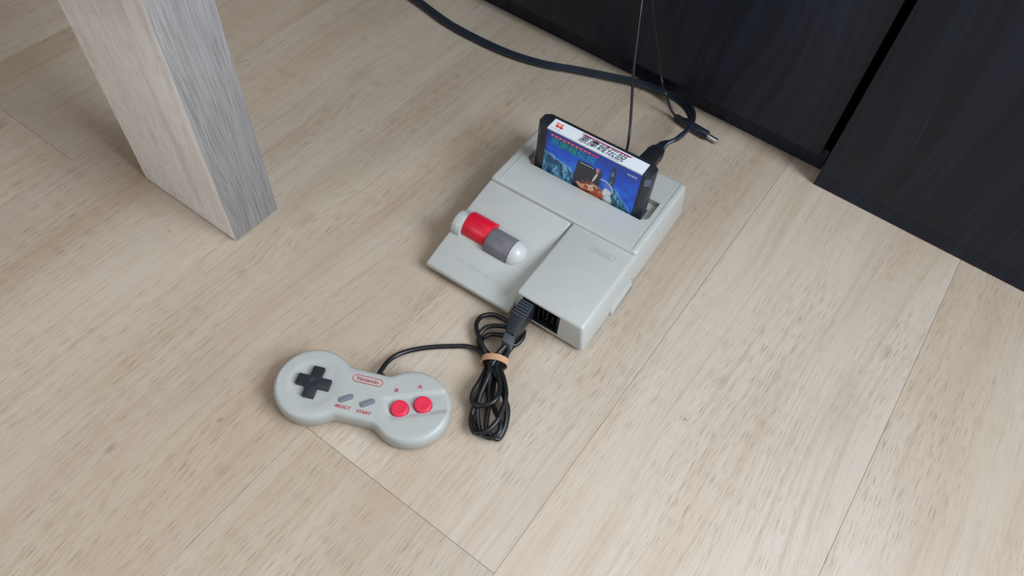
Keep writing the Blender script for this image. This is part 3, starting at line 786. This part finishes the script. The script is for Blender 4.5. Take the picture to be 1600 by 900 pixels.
STR['strand_d'] = [[-0.1622,0.279,0.008],[-0.1704,0.2745,0.008],[-0.1793,0.2696,0.007],[-0.1826,0.2646,0.006],[-0.1839,0.2617,0.0025],[-0.178,0.2571,0.0025],[-0.1635,0.2522,0.0025],[-0.1605,0.2436,0.003],[-0.1554,0.222,0.003],[-0.1502,0.2069,0.004],[-0.1442,0.1963,0.006],[-0.1364,0.1905,0.008],[-0.1296,0.1951,0.01],[-0.1272,0.2059,0.012],[-0.1297,0.2178,0.012],[-0.1354,0.2299,0.0115],[-0.1449,0.2402,0.01],[-0.1548,0.2482,0.009],[-0.1563,0.2568,0.003],[-0.1593,0.2657,0.003],[-0.1599,0.2738,0.0022]]
STR['strand_e'] = [[-0.1608,0.2698,0.016],[-0.1617,0.2634,0.014],[-0.1627,0.2548,0.012],[-0.163,0.2464,0.0108],[-0.1573,0.2377,0.012],[-0.1542,0.2263,0.0105],[-0.1516,0.2169,0.009],[-0.1467,0.2077,0.007],[-0.1401,0.2001,0.005],[-0.1325,0.1945,0.0045],[-0.1242,0.1952,0.006],[-0.1213,0.2018,0.0085],[-0.1256,0.2089,0.009],[-0.1346,0.215,0.007],[-0.1429,0.2227,0.004],[-0.1502,0.2344,0.003],[-0.1569,0.2464,0.003],[-0.1594,0.2536,0.0026],[-0.1606,0.2616,0.0026],[-0.1599,0.2709,0.006]]
STR['band'] = [[-0.1704,0.2459,0.006],[-0.1585,0.2457,0.0155],[-0.1519,0.2537,0.006]]
STR['ribbon'] = [[-0.5994,0.6048,0.004],[-0.5412,0.5977,0.004],[-0.4825,0.5869,0.004],[-0.4334,0.5852,0.004],[-0.3894,0.5884,0.004],[-0.3512,0.5981,0.004],[-0.3173,0.6131,0.0042],[-0.2826,0.6264,0.005],[-0.2477,0.6383,0.006],[-0.2203,0.6394,0.009],[-0.1975,0.6328,0.013],[-0.1791,0.619,0.018],[-0.1665,0.6001,0.022],[-0.162,0.578,0.026],[-0.1641,0.5575,0.028],[-0.1671,0.5423,0.026]]
STR['dc_b'] = [[-0.1711,0.6138,0.0055],[-0.1815,0.6157,0.0055],[-0.1893,0.6152,0.006],[-0.1966,0.6164,0.01],[-0.2022,0.6156,0.018],[-0.2066,0.612,0.03],[-0.2183,0.622,0.0355],[-0.2308,0.624,0.0647],[-0.2496,0.622,0.1167]]
STR['dc_a'] = [[-0.192,0.503,0.0347],[-0.197,0.512,0.0527],[-0.21,0.532,0.0679],[-0.2254,0.556,0.0834],[-0.2407,0.582,0.1056],[-0.2517,0.6,0.1265]]
cord = bmesh.new()
for k in ('strand_a', 'strand_b', 'strand_c', 'strand_d', 'strand_e'):
    tube([to_pad(p) for p in smooth_path(STR[k], 6)], 0.00205, 10, cord)
obj('cord', cord, M['cord'], pad, 60)
obj('cord_collar', tube([to_pad(PWd(.0079, .0195, .0105)), to_pad(PWd(.0079, .0225, .0100))], .0029, 14), M['cord'], pad)
# plug: ribbed head, tapering neck, collar (built along the socket axis)
def to_pad_c(u, v, z): return to_pad(CW(u, v, z))
pl = bmesh.new()
def sect(cu, v, z0, z1_, hw): return [to_pad_c(cu+a*hw, v, z) for a, z in ((-1, z0), (1, z0), (1, z1_), (-1, z1_))]
pl = loft([sect(.1022, .0085, .0105, .0292, .0064), sect(.1022, -.0035, .0105, .0292, .0066), sect(.1030, -.0185, .0098, .0268, .0067), sect(.1042, -.0285, .0100, .0235, .0044), sect(.1048, -.0300, .0105, .0230, .0042)])
bmesh.ops.recalc_face_normals(pl, faces=pl.faces[:]); bevel_all(pl, 0.0008, 2, 25)
plug = obj('plug', pl, M['black'], pad, 40)
for k in range(6):
    v = -.0012 - k*.0027; zt = .0292 if v > -.0035 else .0292 - (v+.0035)/(-.015)*.0024
    cu = .1022 + max(0, (-.0035-v))/.015*.0008
    obj('plug_rib', loft([[to_pad_c(cu+a*.0058, v+b*.0006, z) for a, b in ((-1, -1), (1, -1), (1, 1), (-1, 1))] for z in (zt-.0005, zt+.0011)]), M['plug_rib'], plug, 0)
hd = loft([[to_pad_c(.1022+a*.0066, .0014+b*.0008, z) for a, b in ((-1, -1), (1, -1), (1, 1), (-1, 1))] for z in (.0285, .0306)])
obj('plug_latch', hd, M['black'], plug, 0)
cl = loft([[to_pad_c(cu+a*.0046, v, z) for a, z in ((-1, .0085), (1, .0085), (1, .0205), (-1, .0205))] for cu, v in ((.1047, -.0288), (.1068, -.0385))])
bmesh.ops.recalc_face_normals(cl, faces=cl.faces[:]); bevel_all(cl, 0.0010, 2)
obj('plug_collar', cl, M['collar'], plug, 40)

# rubber band round the bundle
bc, bd = Vector((-0.1611, 0.2498, 0.0072)), Vector((0.0185, 0.0078, 0)).normalized()
bn_ = Vector((-bd.y, bd.x, 0))
band = bmesh.new(); R_ = []
for k in range(48):
    a = 2*math.pi*k/48; wob = 1 + .03*math.sin(3*a)
    p = bc + bd*(.0106*wob*math.cos(a)) + Vector((0, 0, .0070*math.sin(a))); nrm = (bd*math.cos(a)*.55 + Vector((0, 0, math.sin(a)))).normalized()
    wv = .0028; sk = bn_*(.0012*math.sin(a*1.0+.6))
    R_.append([band.verts.new(p + sk + bn_*s1*wv + nrm*s2) for s1, s2 in ((-1, 0), (1, 0), (1, .0007), (-1, .0007))])
for k in range(48):
    for j in range(4): band.faces.new((R_[k][j], R_[k][(j+1) % 4], R_[(k+1) % 48][(j+1) % 4], R_[(k+1) % 48][j]))
tag(obj('rubber_band', band, M['rubber'], None, 40), 'tan rubber band wrapped tightly round the bundled black controller cord', 'rubber band')

# ------------------------------------------------------------------ flat audio-video lead behind the console
av = tag(empty('video_cable', CW(0.105, 0.215, 0.0)), 'flat ribbed black lead running along the cabinet foot and looping to the console back', 'cable')
av_o = Vector(av.location)
plug_path = [CW(.1040, .1935, .0235), CW(.1046, .2080, .0250), CW(.1060, .2300, .0275), CW(.1080, .2440, .0275)]
path = smooth_path(STR['ribbon'][:-1] + [CW(.1072, .2420, .0278), CW(.1060, .2310, .0272)], 8)
n_p = len(path); rb = bmesh.new()
for off in (-1, 0, 1):
    pts = []
    for i, p in enumerate(path):
        q = i/(n_p-1); tg_ = Vector(path[min(i+1, n_p-1)] - path[max(i-1, 0)]).normalized()
        side = Vector((0, 0, 1)).cross(tg_).normalized(); up_ = tg_.cross(side)
        tw = math.radians(75)*max(0.0, min(1.0, (q-.58)/.17)) * (1 - max(0.0, min(1.0, (q-.86)/.12)))
        ax = side*math.cos(tw) + up_*math.sin(tw)
        pts.append(Vector(p) + ax*off*.0034 + Vector((0, 0, abs(math.sin(tw))*.002)) - av_o)
    tube(pts, .00205, 8, rb)
obj('cord', rb, M['ribbon'], av, 60)
pb = bmesh.new()
def psec(p, hw, hh, dirv):
    s_ = Vector((dirv.y, -dirv.x, 0)).normalized(); p = Vector(p) - av_o
    return [p + s_*a*hw + Vector((0, 0, b*hh)) for a, b in ((-1, -1), (1, -1), (1, 1), (-1, 1))]
dv_ = Vector(CW(0, 1)) - Vector(CW(0, 0))
pb = loft([psec(CW(.1040, .1935, .0235), .0110, .0052, dv_), psec(CW(.1042, .2020, .0240), .0110, .0052, dv_), psec(CW(.1043, .2030, .0245), .0088, .0056, dv_), psec(CW(.1055, .2220, .0268), .0080, .0054, dv_), psec(CW(.1064, .2330, .0272), .0062, .0042, dv_)])
bmesh.ops.recalc_face_normals(pb, faces=pb.faces[:]); bevel_all(pb, .001, 2, 25)
avp = obj('plug', pb, M['black'], av, 40)
for k in range(3):
    v = .2240 + k*.0030
    obj('plug_rib', loft([psec(CW(.1057+.0003*k, v, .0268), .0080-.0005*k, .0054-.0004*k, dv_), psec(CW(.1057+.0003*k, v+.0013, .0268), .0080-.0005*k, .0054-.0004*k, dv_)]), M['black'], avp, 0)

# ------------------------------------------------------------------ power leads
def lead(name, label, pts, r, origin):
    e = tag(empty(name, origin), label, 'cable'); o = Vector(origin)
    obj('cord', tube([Vector(p)-o for p in smooth_path(pts, 8)], r, 10), M['thin_cord'], e, 60)
    return e, o
CTOP = 0.7245
pa = [CW(.0800, .1945, .0180), CW(.0795, .1990, .0225)] + STR['dc_a'] + [(-0.262, 0.612, 0.165), (-0.272, 0.6195, 0.25), (-0.28, 0.622, 0.42), (-0.285, 0.6215, 0.60), (-0.288, 0.6215, 0.66), (-0.289, 0.640, 0.6858), (-0.29, 0.70, 0.6838), (-0.30, 0.80, 0.6838)]
lead_a, oa = lead('power_cable', 'thin black lead hanging down in front of the cabinet, plugged in behind the cartridge', pa, .00135, CW(.08, .1945, 0))
obj('plug', tube([Vector(CW(.0800, .1932, .0170))-oa, Vector(CW(.0798, .1985, .0215))-oa], .0032, 12), M['black'], lead_a)
pb_ = STR['dc_b'][2:] + [(-0.262, 0.6235, 0.20), (-0.275, 0.6235, 0.42), (-0.280, 0.6215, 0.60), (-0.281, 0.6215, 0.66), (-0.281, 0.640, 0.6858), (-0.28, 0.70, 0.6838), (-0.27, 0.80, 0.6838)]
lead_b, ob = lead('power_cable', 'thin black lead ending in a loose barrel plug lying on the floor', pb_, .00135, (-0.165, 0.6145, 0))
q0, q1, q2, q3 = [Vector(p)-ob for p in ((-0.1905, 0.6155, .0056), (-0.1800, 0.6140, .0054), (-0.1480, 0.6112, .0052), (-0.1362, 0.6102, .0050))]
dpb = bmesh.new()
tube([q0, q0.lerp(q1, .5), q1], [.0022, .0034, .0036], 14, dpb)
tube([q1, q1.lerp(q2, .04), q1.lerp(q2, .96), q2], [.0042, .0050, .0050, .0046], 18, dpb)
plugb = obj('barrel_plug', dpb, M['ribbon'], lead_b, 40)
for k in range(3):
    c_ = q0.lerp(q1, .25+.25*k); d_ = (q1-q0).normalized()*.0006
    obj('strain_ridge', tube([c_-d_, c_+d_], .0039, 14), M['black'], plugb)
obj('barrel_tip', tube([q2.lerp(q1, .05), q3], .00275, 18), M['metal'], plugb, 40)['label'] = 'silver metal barrel tip'
